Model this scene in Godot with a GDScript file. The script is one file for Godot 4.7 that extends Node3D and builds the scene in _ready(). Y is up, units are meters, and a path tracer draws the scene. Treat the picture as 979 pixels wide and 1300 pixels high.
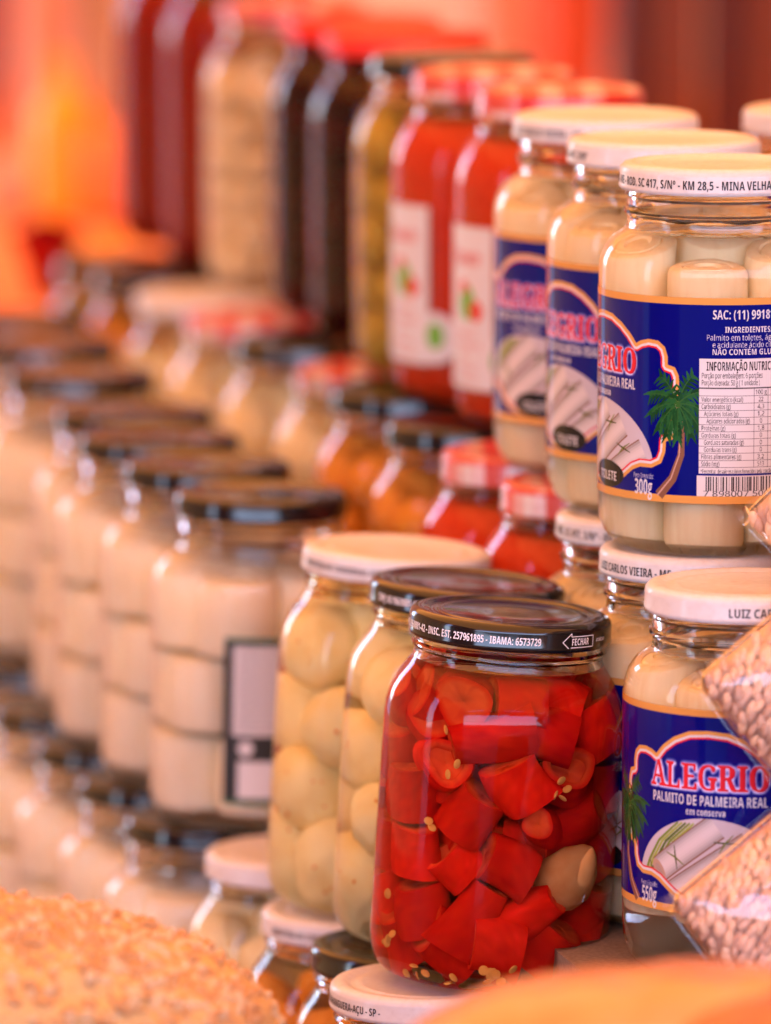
extends Node3D
# Market stall under an orange awning: rows of stacked preserve jars. Metres, y up; the table top is y = 0.

const MM := 0.001
var rng := RandomNumberGenerator.new()
var M := {}
var meshes := {}
var taken := {}
var sans := SystemFont.new()
var sans_bold := SystemFont.new()
var serif_bold := SystemFont.new()

func _ready():
	rng.seed = 7
	set_camera_and_light()
	set_fonts()
	set_materials()
	build_setting()
	build_right_rows()
	build_left_rows()
	build_bags()
	build_background()

# ---------------------------------------------------------------- camera, sky, sun
func set_camera_and_light():
	var cam := Camera3D.new()
	cam.name = "camera"
	add_child(cam)
	cam.position = Vector3(0, 0.616, 0)
	cam.rotation.x = -atan(1216.0 / 8500.0)
	var lens := CameraAttributesPhysical.new()
	lens.frustum_focal_length = 24.0 * 8500.0 / 1300.0
	lens.frustum_focus_distance = 2.262
	lens.frustum_near = 0.05
	lens.frustum_far = 200.0
	lens.exposure_aperture = 4.5
	cam.attributes = lens
	cam.current = true
	var e := Environment.new()
	e.background_mode = Environment.BG_SKY
	var sky := Sky.new()
	var sm := ProceduralSkyMaterial.new()
	sm.sky_top_color = Color(0.42, 0.55, 0.95)
	sm.sky_horizon_color = Color(0.90, 0.965, 1.0)
	sm.sky_curve = 0.25
	sm.ground_bottom_color = Color(0.35, 0.33, 0.32)
	sm.ground_horizon_color = Color(0.6, 0.6, 0.62)
	sm.sky_energy_multiplier = 1.0
	sky.sky_material = sm
	e.sky = sky
	e.background_energy_multiplier = 3.0
	e.tonemap_mode = Environment.TONE_MAPPER_LINEAR
	e.tonemap_exposure = 3.75
	e.sdfgi_enabled = true
	e.ssao_enabled = true
	e.ssil_enabled = true
	var w := WorldEnvironment.new()
	w.name = "world_environment"
	w.environment = e
	add_child(w)
	var sun := DirectionalLight3D.new()
	sun.name = "sun"
	sun.light_energy = 1.6
	sun.light_color = Color(1.0, 0.96, 0.88)
	sun.light_angular_distance = 0.5
	sun.shadow_enabled = true
	sun.rotation = Vector3(deg_to_rad(-62), deg_to_rad(230), 0)
	add_child(sun)

func set_fonts():
	sans.font_names = PackedStringArray(["Droid Sans"])
	sans_bold.font_names = PackedStringArray(["Droid Sans"])
	sans_bold.font_weight = 700
	serif_bold.font_names = PackedStringArray(["Droid Serif"])
	serif_bold.font_weight = 700

# ---------------------------------------------------------------- node helpers
func numbered(called: String) -> String:
	taken[called] = taken.get(called, -1) + 1
	return called if taken[called] == 0 else "%s_%03d" % [called, taken[called]]

func thing(called: String, label: String, category: String, at := Vector3.ZERO, group := "") -> Node3D:
	var o := Node3D.new()
	o.name = numbered(called)
	add_child(o)
	o.position = at
	tag(o, label, category, group)
	return o

func tag(o: Node, label: String, category: String, group := ""):
	o.set_meta("label", label)
	o.set_meta("category", category)
	if group:
		o.set_meta("group", group)

func part(called: String, mesh: Mesh, mat: Material, parent: Node, at := Vector3.ZERO, turn := Basis.IDENTITY) -> MeshInstance3D:
	var o := MeshInstance3D.new()
	o.name = called
	o.mesh = mesh
	if mat:
		o.material_override = mat
	o.transform = Transform3D(turn, at)
	o.cast_shadow = GeometryInstance3D.SHADOW_CASTING_SETTING_ON
	parent.add_child(o, true)
	return o

func structure(called: String, mesh: Mesh, mat: Material, at := Vector3.ZERO) -> MeshInstance3D:
	var o := part(called, mesh, mat, self, at)
	o.set_meta("kind", "structure")
	return o

# ---------------------------------------------------------------- materials
func lin(r: float, g: float, b: float, a := 1.0) -> Color:
	var c := Color(r, g, b).linear_to_srgb()
	c.a = a
	return c

func mat(c: Color, rough := 0.6, spec := 0.5, coat := 0.0) -> StandardMaterial3D:
	var m := StandardMaterial3D.new()
	m.albedo_color = c
	m.roughness = rough
	m.metallic_specular = spec
	if coat > 0.0:
		m.clearcoat_enabled = true
		m.clearcoat = coat
		m.clearcoat_roughness = 0.06
	return m

func vmat(rough := 0.35, spec := 0.5) -> StandardMaterial3D:
	var m := mat(Color.WHITE, rough, spec)
	m.vertex_color_use_as_albedo = true
	return m

func solid_glass(tint: Color, scale := 0.031) -> StandardMaterial3D:
	var m := StandardMaterial3D.new()
	m.albedo_color = Color(tint.r, tint.g, tint.b, 0.0)
	m.roughness = 0.0
	m.transparency = BaseMaterial3D.TRANSPARENCY_ALPHA
	m.refraction_enabled = true
	m.refraction_scale = scale
	return m

func pane(tint: Color, alpha := 0.03) -> StandardMaterial3D:
	var m := StandardMaterial3D.new()
	m.albedo_color = Color(tint.r, tint.g, tint.b, alpha)
	m.roughness = 0.02
	m.transparency = BaseMaterial3D.TRANSPARENCY_ALPHA
	return m

func noise_tex(freq: float, ramp: Array, size := 256, seed_ := 1, kind := FastNoiseLite.TYPE_SIMPLEX_SMOOTH) -> NoiseTexture2D:
	var n := FastNoiseLite.new()
	n.noise_type = kind
	n.frequency = freq
	n.seed = seed_
	n.fractal_octaves = 4
	var t := NoiseTexture2D.new()
	t.width = size
	t.height = size
	t.seamless = true
	t.noise = n
	var g := Gradient.new()
	g.offsets = PackedFloat32Array(range(ramp.size()).map(func(i): return float(i) / (ramp.size() - 1)))
	g.colors = PackedColorArray(ramp)
	t.color_ramp = g
	return t

func tri_tex(m: StandardMaterial3D, t: Texture2D, per_metre: float) -> StandardMaterial3D:
	m.albedo_color = Color.WHITE
	m.albedo_texture = t
	m.uv1_triplanar = true
	m.uv1_scale = Vector3.ONE * per_metre
	return m

func set_materials():
	make_materials()
	# what lies in brine shows no shine of its own
	for k in ["pepper", "seed", "garlic", "palm_heart", "onion", "orange_fruit", "olive", "tomato", "plum", "dark_syrup", "cauliflower", "spice"]:
		M[k].specular_mode = BaseMaterial3D.SPECULAR_DISABLED

func make_materials():
	M.glass = solid_glass(Color(1, 0.99, 0.98))
	M.glass_plum = solid_glass(lin(0.55, 0.12, 0.22))
	M.glass_amber = solid_glass(lin(1.0, 0.92, 0.68))
	M.pane = pane(Color(1, 1, 1))
	M.white_lid = mat(lin(0.60, 0.58, 0.57), 0.35, 0.45, 0.2)
	M.black_lid = mat(lin(0.008, 0.007, 0.007), 0.06, 0.5)
	M.red_lid = mat(lin(0.72, 0.018, 0.012), 0.4, 0.4)
	var scuff := noise_tex(0.03, [Color(0.45, 0.45, 0.45), Color(0.75, 0.75, 0.75), Color(1.0, 1.0, 1.0)], 256, 31)
	for k in ["white_lid", "red_lid"]:
		M[k].roughness_texture = scuff
		M[k].roughness = 0.6
		M[k].uv1_triplanar = true
		M[k].uv1_scale = Vector3.ONE * 22.0
	M.white_lid.albedo_texture = noise_tex(0.045, [Color(0.93, 0.92, 0.91), Color(0.985, 0.98, 0.98), Color(1, 1, 1), Color(1, 1, 1)], 256, 32)
	M.black_lid.roughness_texture = noise_tex(0.03, [Color(0.3, 0.3, 0.3), Color(0.6, 0.6, 0.6), Color(1, 1, 1)], 256, 33)
	M.black_lid.roughness = 0.2
	M.black_lid.uv1_triplanar = true
	M.black_lid.uv1_scale = Vector3.ONE * 25.0
	M.print_black = mat(lin(0.02, 0.02, 0.025), 0.5)
	M.print_white = mat(lin(0.8, 0.8, 0.82), 0.5)
	M.pepper = vmat(0.4, 0.18)
	M.seed = mat(lin(0.72, 0.34, 0.07), 0.5, 0.2)
	M.garlic = tri_tex(mat(Color.WHITE, 0.4), noise_tex(0.02, [lin(0.55, 0.22, 0.06), lin(0.66, 0.33, 0.11)]), 25.0)
	M.palm_heart = tri_tex(mat(Color.WHITE, 0.5, 0.2), noise_tex(0.02, [lin(0.88, 0.69, 0.36), lin(0.94, 0.79, 0.46), lin(0.96, 0.84, 0.52)]), 14.0)
	M.palm_heart.uv1_scale = Vector3(46, 5, 46)
	M.palm_slice = tri_tex(mat(Color.WHITE, 0.5), noise_tex(0.02, [lin(0.93, 0.79, 0.5), lin(0.97, 0.88, 0.64), lin(0.98, 0.92, 0.74)], 256, 41), 14.0)
	M.palm_slice.uv1_scale = Vector3(46, 5, 46)
	M.palm_slice.specular_mode = BaseMaterial3D.SPECULAR_DISABLED
	M.onion = tri_tex(mat(Color.WHITE, 0.4, 0.2), noise_tex(0.012, [lin(0.88, 0.66, 0.28), lin(0.95, 0.83, 0.46), lin(0.96, 0.88, 0.58)], 256, 4), 16.0)
	M.orange_fruit = mat(lin(0.88, 0.36, 0.05), 0.4, 0.2)
	M.olive = tri_tex(mat(Color.WHITE, 0.35), noise_tex(0.012, [lin(0.46, 0.28, 0.03), lin(0.62, 0.44, 0.07)], 256, 5), 16.0)
	M.tomato = tri_tex(mat(Color.WHITE, 0.5, 0.2), noise_tex(0.03, [lin(0.5, 0.03, 0.01), lin(0.68, 0.055, 0.012), lin(0.6, 0.04, 0.01)], 256, 6), 18.0)
	M.plum = mat(lin(0.07, 0.002, 0.012), 0.4, 0.15)
	M.dark_syrup = mat(lin(0.30, 0.010, 0.006), 0.4, 0.15)
	M.cauliflower = tri_tex(mat(Color.WHITE, 0.6), noise_tex(0.02, [lin(0.82, 0.62, 0.32), lin(0.93, 0.8, 0.52)], 256, 8), 18.0)
	M.gingham = gingham()
	M.white_label = mat(lin(0.62, 0.60, 0.60), 0.45)
	M.wood = tri_tex(mat(Color.WHITE, 0.7), noise_tex(0.02, [lin(0.16, 0.08, 0.04), lin(0.3, 0.17, 0.09)], 256, 9), 6.0)
	M.cloth = tri_tex(mat(Color.WHITE, 0.9), noise_tex(0.05, [lin(0.17, 0.10, 0.06), lin(0.27, 0.18, 0.11)], 256, 10), 30.0)
	M.paving = tri_tex(mat(Color.WHITE, 0.9), noise_tex(0.03, [lin(0.05, 0.047, 0.045), lin(0.08, 0.075, 0.07)], 256, 11), 1.5)
	var c := mat(lin(0.8, 0.26, 0.05), 0.8)
	c.backlight_enabled = true
	c.backlight = lin(0.72, 0.25, 0.04)
	M.awning = c
	var cu := mat(lin(0.40, 0.17, 0.09), 0.85)
	cu.backlight_enabled = true
	cu.backlight = lin(0.32, 0.13, 0.06)
	M.curtain = cu
	M.plaster = tri_tex(mat(Color.WHITE, 0.9), noise_tex(0.02, [lin(0.07, 0.055, 0.05), lin(0.13, 0.10, 0.09)], 256, 12), 0.8)
	M.red_paper = mat(lin(0.6, 0.10, 0.03), 0.6)
	M.pink_paper = mat(lin(0.7, 0.36, 0.24), 0.6)
	M.orange_paper = mat(lin(0.8, 0.22, 0.04), 0.6)
	M.tan_paper = mat(lin(0.42, 0.26, 0.12), 0.7)
	M.brown_paper = mat(lin(0.25, 0.04, 0.02), 0.6)
	M.brown_syrup = mat(lin(0.18, 0.045, 0.014), 0.3)
	M.bottle_dark = mat(lin(0.07, 0.010, 0.005), 0.3)
	M.honey = mat(lin(0.95, 0.42, 0.006), 0.4)
	M.side_sheet = mat(lin(0.35, 0.2, 0.09), 0.9)
	M.side_sheet.backlight_enabled = true
	M.side_sheet.backlight = lin(0.36, 0.2, 0.07)
	M.side_cloth = mat(lin(0.16, 0.035, 0.02), 0.9)
	M.shelf_cloth = tri_tex(mat(Color.WHITE, 0.9), noise_tex(0.01, [lin(0.7, 0.16, 0.05), lin(0.85, 0.36, 0.16)], 256, 18), 5.0)
	M.grain_light = mat(lin(0.56, 0.38, 0.19), 0.6)
	M.grain_dark = mat(lin(0.46, 0.23, 0.08), 0.6)
	M.gold_bag = tri_tex(mat(Color.WHITE, 0.25), noise_tex(0.012, [lin(0.5, 0.15, 0.035), lin(0.55, 0.23, 0.07), lin(0.58, 0.32, 0.18)], 256, 19), 7.0)
	M.label_dark = mat(lin(0.015, 0.018, 0.016), 0.4)
	M.leaf_dark = mat(lin(0.02, 0.12, 0.05), 0.4)
	M.spice = mat(lin(0.8, 0.25, 0.02), 0.5)
	M.nut = tri_tex(mat(Color.WHITE, 0.5), noise_tex(0.03, [lin(0.56, 0.32, 0.2), lin(0.7, 0.45, 0.3)], 256, 13), 60.0)
	M.nut_light = tri_tex(mat(Color.WHITE, 0.5), noise_tex(0.03, [lin(0.64, 0.37, 0.2), lin(0.78, 0.52, 0.34)], 256, 14), 60.0)
	M.nut_dark = tri_tex(mat(Color.WHITE, 0.55), noise_tex(0.03, [lin(0.44, 0.24, 0.15), lin(0.58, 0.35, 0.23)], 256, 15), 60.0)
	M.film = pane(Color(1, 1, 1), 0.02)
	M.flour = tri_tex(mat(Color.WHITE, 0.75), noise_tex(0.06, [lin(0.40, 0.18, 0.05), lin(0.52, 0.29, 0.09), lin(0.58, 0.36, 0.13), lin(0.52, 0.29, 0.09)], 512, 16), 9.0)
	M.orange_bag = tri_tex(mat(Color.WHITE, 0.22), noise_tex(0.01, [lin(0.42, 0.055, 0.018), lin(0.48, 0.12, 0.035)], 256, 17), 6.0)

func gingham() -> StandardMaterial3D:
	var im := Image.create(64, 64, false, Image.FORMAT_RGB8)
	for y in 64:
		for x in 64:
			var k := int(x < 32) + int(y < 32)
			im.set_pixel(x, y, [lin(0.62, 0.58, 0.57), lin(0.55, 0.07, 0.05), lin(0.5, 0.010, 0.012)][k])
	var m := mat(Color.WHITE, 0.35, 0.5, 0.3)
	m.albedo_texture = ImageTexture.create_from_image(im)
	m.uv1_triplanar = true
	m.uv1_scale = Vector3.ONE * 60.0
	return m

# ---------------------------------------------------------------- mesh helpers
func arrays_mesh(v: PackedVector3Array, n: PackedVector3Array, idx: PackedInt32Array, uv := PackedVector2Array(), col := PackedColorArray()) -> ArrayMesh:
	var fixed := PackedInt32Array()
	for k in range(0, idx.size(), 3):
		var a := idx[k]
		var b := idx[k + 1]
		var c := idx[k + 2]
		var g := (v[b] - v[a]).cross(v[c] - v[a])
		if g.length_squared() < 1e-22:
			continue
		if g.dot(n[a] + n[b] + n[c]) > 0.0:
			fixed.append_array([a, c, b])
		else:
			fixed.append_array([a, b, c])
	var arr := []
	arr.resize(Mesh.ARRAY_MAX)
	arr[Mesh.ARRAY_VERTEX] = v
	arr[Mesh.ARRAY_NORMAL] = n
	arr[Mesh.ARRAY_INDEX] = fixed
	if uv.size():
		arr[Mesh.ARRAY_TEX_UV] = uv
	if col.size():
		arr[Mesh.ARRAY_COLOR] = col
	var m := ArrayMesh.new()
	m.add_surface_from_arrays(Mesh.PRIMITIVE_TRIANGLES, arr)
	return m

# profile: [r, y] in mm from the axis at the bottom, walking so that the outside is on the right-hand side going up
func lathe(profile: Array, segs := 64, crease := 35.0) -> ArrayMesh:
	var pts := []
	for p in profile:
		pts.append(Vector2(p[0], p[1]) * MM)
	var rows := []   # [point, normal]
	for i in pts.size():
		var a = (pts[i] - pts[i - 1]).normalized() if i > 0 else null
		var b = (pts[i + 1] - pts[i]).normalized() if i < pts.size() - 1 else null
		var na = Vector2(a.y, -a.x) if a != null else null
		var nb = Vector2(b.y, -b.x) if b != null else null
		if na == null:
			rows.append([pts[i], nb])
		elif nb == null:
			rows.append([pts[i], na])
		elif absf(rad_to_deg(na.angle_to(nb))) > crease:
			rows.append([pts[i], na])
			rows.append([pts[i], nb])
		else:
			rows.append([pts[i], (na + nb).normalized()])
	var v := PackedVector3Array()
	var n := PackedVector3Array()
	var uv := PackedVector2Array()
	var idx := PackedInt32Array()
	for r in rows.size():
		for s in segs + 1:
			var t := TAU * s / segs
			var d := Vector3(sin(t), 0, cos(t))
			v.append(d * rows[r][0].x + Vector3(0, rows[r][0].y, 0))
			n.append((d * rows[r][1].x + Vector3(0, rows[r][1].y, 0)).normalized())
			uv.append(Vector2(float(s) / segs, float(r) / (rows.size() - 1)))
	for r in rows.size() - 1:
		if rows[r][0].is_equal_approx(rows[r + 1][0]):
			continue
		for s in segs:
			var a := r * (segs + 1) + s
			var b := a + segs + 1
			idx.append_array([a, b, a + 1, a + 1, b, b + 1])
	return arrays_mesh(v, n, idx, uv)

# Lettering from a font as flat print bent round a cylinder of radius r (mm); angle 0 faces +z
func bent_text(text: String, font: Font, cap: float, r: float, angle: float, y: float, squeeze := 1.0, align := 0) -> ArrayMesh:
	var t := TextMesh.new()
	t.text = text
	t.font = font
	t.font_size = 48
	t.depth = 0.0
	t.curve_step = 1.5
	t.pixel_size = 1.0
	t.horizontal_alignment = [HORIZONTAL_ALIGNMENT_LEFT, HORIZONTAL_ALIGNMENT_CENTER, HORIZONTAL_ALIGNMENT_RIGHT][align]
	t.vertical_alignment = VERTICAL_ALIGNMENT_CENTER
	var arr := t.get_mesh_arrays()
	var k := cap / 34.0
	var v := PackedVector3Array()
	var n := PackedVector3Array()
	for p in arr[Mesh.ARRAY_VERTEX]:
		var a: float = angle + p.x * k * squeeze / r
		v.append(Vector3(sin(a) * r, y + p.y * k, cos(a) * r) * MM)
		n.append(Vector3(sin(a), 0, cos(a)))
	var idx: PackedInt32Array = arr[Mesh.ARRAY_INDEX]
	return arrays_mesh(v, n, idx)

# A band of printed paper round a cylinder: from angle a0 to a1, y0 to y1 (mm)
func band(r: float, a0: float, a1: float, y0: float, y1: float, segs := 48) -> ArrayMesh:
	var v := PackedVector3Array()
	var n := PackedVector3Array()
	var uv := PackedVector2Array()
	var idx := PackedInt32Array()
	for layer in 2:
		var rr := r + (0.12 if layer == 0 else 0.02)
		for s in segs + 1:
			var u := float(s) / segs
			var a := lerpf(a0, a1, u)
			var d := Vector3(sin(a), 0, cos(a))
			for k in 2:
				v.append((d * rr + Vector3(0, lerpf(y0, y1, k), 0)) * MM)
				n.append(d if layer == 0 else -d)
				uv.append(Vector2(u, 1.0 - k))
		var o := layer * (segs + 1) * 2
		for s in segs:
			var b := o + s * 2
			idx.append_array([b, b + 1, b + 2, b + 2, b + 1, b + 3])
	return arrays_mesh(v, n, idx, uv)

# ---------------------------------------------------------------- jars
# profiles of the glass, bottom to mouth (mm)
const PEPPER_GLASS := [[0, 2.2], [24, 1.8], [30, 0.3], [33, 0.0], [36.5, 1.2], [39.2, 3.8], [40.8, 8], [41.4, 13], [41.5, 50], [41.5, 88], [41.0, 93], [39.6, 98], [37.2, 102.5], [34.6, 106], [33.2, 108], [32.6, 109.5], [32.4, 111], [33.4, 112], [33.6, 113], [32.6, 114], [32.4, 117], [33.0, 118], [32.4, 119], [32.2, 124.0]]
const PALM_GLASS := [[0, 2.2], [24, 1.8], [30, 0.3], [33, 0.0], [36.8, 1.4], [39.6, 4.5], [41.4, 9.5], [41.9, 15], [41.9, 50], [41.9, 92], [41.5, 97], [40.2, 101], [37.6, 104.6], [34.6, 106.6], [33.0, 107.6], [32.3, 109], [32.2, 112], [33.3, 113], [33.4, 114.2], [32.4, 115.2], [32.3, 118], [33.0, 119], [32.3, 120.2], [32.2, 129.0]]

func stretched(profile: Array, k: float) -> Array:
	return profile.map(func(p): return [p[0], p[1] * k])

# glass body: the outer wall, the mouth, the inner wall down to the liquid and the liquid's surface
func glass_body(key: String, profile: Array, level: float) -> ArrayMesh:
	if not meshes.has(key):
		var p := profile.duplicate()
		var top: float = p[-1][1]
		p.append([29.8, top])
		p.append([29.6, top - 14.0])
		var wall := []
		for q in profile:
			if q[1] < top - 14.0 and q[1] > level:
				wall.push_front([minf(q[0] - 2.8, 29.6 + 100.0), q[1] - 1.0])
		p.append_array(wall)
		var r_level := 29.0
		for i in profile.size() - 1:
			if profile[i][1] <= level and profile[i + 1][1] > level:
				r_level = lerpf(profile[i][0], profile[i + 1][0], (level - profile[i][1]) / (profile[i + 1][1] - profile[i][1])) - 2.9
		p.append([r_level, level + 0.6])
		p.append([r_level - 1.5, level])
		p.append([0, level])
		meshes[key] = lathe(p, 72)
	return meshes[key]

# screw lid whose top lies at y = h (mm)
func lid_mesh(key: String, r: float, h: float, depth := 9.0) -> ArrayMesh:
	if not meshes.has(key):
		meshes[key] = lathe([[r - 2.2, h - depth + 0.2], [r - 0.6, h - depth - 0.3], [r, h - depth + 0.4], [r + 0.1, h - depth + 1.2], [r - 0.15, h - depth + 1.8], [r - 0.15, h - 3.0], [r - 0.5, h - 1.6], [r - 1.5, h - 0.6], [r - 3.2, h - 0.1], [r - 5.0, h - 0.2], [r - 6.6, h - 0.9], [r - 8.0, h - 1.3], [r - 9.6, h - 0.9], [r - 10.6, h - 0.7], [r - 11.6, h - 0.8], [r - 12.8, h - 1.2], [8, h - 1.0], [0, h - 0.9], [0, h - 1.4], [r - 12.0, h - 1.7], [r - 4.0, h - 1.3], [r - 1.6, h - 3.2], [r - 1.6, h - depth + 1.0], [r - 2.2, h - depth + 0.2]], 72, 50.0)
	return meshes[key]

func jar(called: String, label: String, group: String, x: float, y: float, z: float, lean := Vector2.ZERO, turn := 0.0) -> Node3D:
	var o := thing(called, label, "jar", Vector3(x, y, z) * MM, group)
	o.basis = Basis(Vector3.BACK, -lean.x) * Basis(Vector3.RIGHT, lean.y) * Basis(Vector3.UP, turn)
	return o

func add_lid(o: Node3D, h: float, material: Material, r := 35.0, depth := 9.0) -> MeshInstance3D:
	return part("lid", lid_mesh("lid_%.1f_%.1f_%.1f" % [r, h, depth], r, h, depth), material, o)

# ---- contents
func capsule_profile(r: float, len_: float, bevel: float) -> Array:
	return [[0, 0.5], [r * 0.3, 0.3], [r * 0.34, -0.1], [r * 0.55, 0.0], [r * 0.6, 0.45], [r * 0.63, 0.0], [r - bevel, 0], [r - bevel * 0.3, bevel * 0.3], [r, bevel], [r * 1.01, len_ * 0.5], [r, len_ - bevel], [r - bevel * 0.3, len_ - bevel * 0.3], [r - bevel, len_], [r * 0.66, len_], [r * 0.62, len_ - 0.7], [r * 0.57, len_ + 0.1], [r * 0.36, len_ + 0.3], [r * 0.3, len_ - 0.5], [0, len_ - 0.2]]

func ball_profile(r: float, tall: float) -> Array:
	var p := []
	for i in 13:
		var t := PI * i / 12.0
		p.append([r * sin(t), tall * (1.0 - cos(t)) - tall])
	return p

func shaped(key: String, build: Callable) -> Mesh:
	if not meshes.has(key):
		meshes[key] = build.call()
	return meshes[key]

# a chunk of red pepper cut across: skin round the side, crisp cut ends; hollow ones show the cavity and its ribs
func pepper_chunk(r0: float, r1: float, length: float, wall: float, bend: float, hollow: bool, seed_: int) -> ArrayMesh:
	var g := RandomNumberGenerator.new()
	g.seed = seed_
	var segs := 26
	var rows := 9
	var ph := g.randf() * TAU
	var flat := g.randf_range(0.84, 1.0)
	var slant := g.randf_range(-0.22, 0.22)
	var slant2 := g.randf_range(-0.22, 0.22)
	var tone := g.randf_range(0.62, 1.12)
	var skin := Color(0.66, 0.014, 0.007) * tone
	var rim := Color(0.70, 0.03, 0.010) * tone
	var flesh := Color(0.74, 0.075, 0.02) * tone
	var nz := FastNoiseLite.new()
	nz.seed = seed_
	nz.frequency = 0.06
	var shape := func(t: float, inset: float):
		var pts := []
		for s in segs:
			var a := TAU * s / segs
			var r: float = lerpf(r0, r1, pow(t, 1.3)) * (1.0 + 0.08 * cos(3.0 * a + ph) + 0.05 * cos(2.0 * a - ph)) - inset
			if inset < 0.1:
				r += 0.5 * nz.get_noise_3d(12.0 * cos(a), t * length, 12.0 * sin(a))
			r = maxf(r, 0.2)
			var yy: float = (t - 0.5) * length
			var x := r * cos(a)
			var zz := r * sin(a) * flat
			yy += (slant if t < 0.5 else slant2) * x * absf(2.0 * t - 1.0)
			pts.append(Vector3(x + bend * (t - 0.5) * (t - 0.5) * 4.0, yy, zz) * MM)
		return pts
	var ring := []   # [points, colour, smooth group of the strip that follows]
	for k in rows:
		ring.append([shape.call(float(k) / (rows - 1), 0.0), skin, 1 if k < rows - 1 else 2])
	for end in [1.0, 0.0]:
		if end == 0.0:
			ring.append([shape.call(0.0, 40.0 if not hollow else 0.2 + maxf(r0, r1)), flesh, 3])
		var cap := []
		cap.append([shape.call(end, wall * 0.35), rim, 2])
		cap.append([shape.call(end, wall), flesh, 2])
		if hollow:
			cap.append([shape.call(absf(end - 3.5 / length), wall * 1.3), flesh, 3])
			cap.append([shape.call(absf(end - 4.0 / length), 40.0), flesh, 3])
		else:
			cap.append([shape.call(absf(end - 0.8 / length), wall * 2.0), flesh, 2])
			cap.append([shape.call(absf(end - 0.3 / length), 40.0), flesh, 2])
		if end == 0.0:
			ring.pop_back()
			cap.reverse()
			cap.append([shape.call(0.0, 0.0), skin, 0])
		ring.append_array(cap)
	var st := SurfaceTool.new()
	st.begin(Mesh.PRIMITIVE_TRIANGLES)
	for q in ring.size() - 1:
		st.set_smooth_group(ring[q][2])
		for s in segs:
			var s2 := (s + 1) % segs
			var a: Vector3 = ring[q][0][s]
			var b: Vector3 = ring[q][0][s2]
			var c: Vector3 = ring[q + 1][0][s]
			var d: Vector3 = ring[q + 1][0][s2]
			var c0: Color = ring[q][1]
			var c1: Color = ring[q + 1][1]
			for w in [[a, c0], [c, c1], [b, c0], [b, c0], [c, c1], [d, c1]]:
				var mottle: float = 1.0 + 0.28 * nz.get_noise_3dv(w[0] / MM * 2.2) + 0.18 * nz.get_noise_3dv(w[0] / MM * 6.0)
				st.set_color(Color(w[1].r * mottle, w[1].g * mottle * mottle, w[1].b * mottle))
				st.add_vertex(w[0])
	st.generate_normals()
	return st.commit()

func pepper_bits():
	var out := []
	for k in 4:   # 0-3 blocks
		out.append(shaped("pepper_block%d" % k, pepper_chunk.bind(9.9, 9.0, 17.0, 2.6, 1.5, false, 40 + k)))
	for k in 3:   # 4-6 long wedges
		out.append(shaped("pepper_long%d" % k, pepper_chunk.bind(9.8, 6.6, 27.0, 2.6, 1.5, false, 50 + k)))
	for k in 2:   # 7-8 rings
		out.append(shaped("pepper_ring%d" % k, pepper_chunk.bind(9.6, 9.0, 13.0, 2.8, 0.5, true, 60 + k)))
	out.append(shaped("pepper_tip", pepper_chunk.bind(6.6, 5.4, 13.0, 1.6, 0.5, false, 70)))   # 9
	return out

func seed_mesh() -> Mesh:
	return shaped("seed", func(): return lathe(ball_profile(1.75, 0.6), 12))

func axis_turn(in_picture_deg: float, toward_deg: float, spin_deg := 0.0) -> Basis:
	# a piece whose length is y: spun about itself, tipped towards the viewer, then turned in the upright plane
	return Basis(Vector3.BACK, deg_to_rad(in_picture_deg)) * Basis(Vector3.RIGHT, deg_to_rad(toward_deg)) * Basis(Vector3.UP, deg_to_rad(spin_deg))

# moves a piece so that all of it lies inside the glass
func tucked(mesh: Mesh, b: Basis, at: Vector3, profile: Array, low: float, high: float) -> Vector3:
	var vs: PackedVector3Array = mesh.surface_get_arrays(0)[Mesh.ARRAY_VERTEX]
	for step in 4:
		var worst := 0.0
		var push := Vector3.ZERO
		for i in range(0, vs.size(), 5):
			var p := (b * vs[i]) / MM + at
			var lim := 0.0
			for k in profile.size() - 1:
				if p.y >= profile[k][1] and p.y < profile[k + 1][1]:
					lim = lerpf(profile[k][0], profile[k + 1][0], (p.y - profile[k][1]) / maxf(0.01, profile[k + 1][1] - profile[k][1])) - 2.2
			if p.y < low:
				push.y = maxf(push.y, low - p.y)
			elif p.y > high:
				push.y = minf(push.y, high - p.y)
			else:
				var r := Vector2(p.x, p.z).length()
				if r - lim > worst:
					worst = r - lim
					push.x = -p.x / r * worst
					push.z = -p.z / r * worst
		at += push
		if push.length() < 0.05:
			break
	return at

func pepper_piece(o: Node3D, mesh: Mesh, at: Vector3, b: Basis):
	at = tucked(mesh, b, at, PEPPER_GLASS, 4.0, 107.0)
	part("pepper_piece", mesh, M.pepper, o, at * MM, b)

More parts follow.
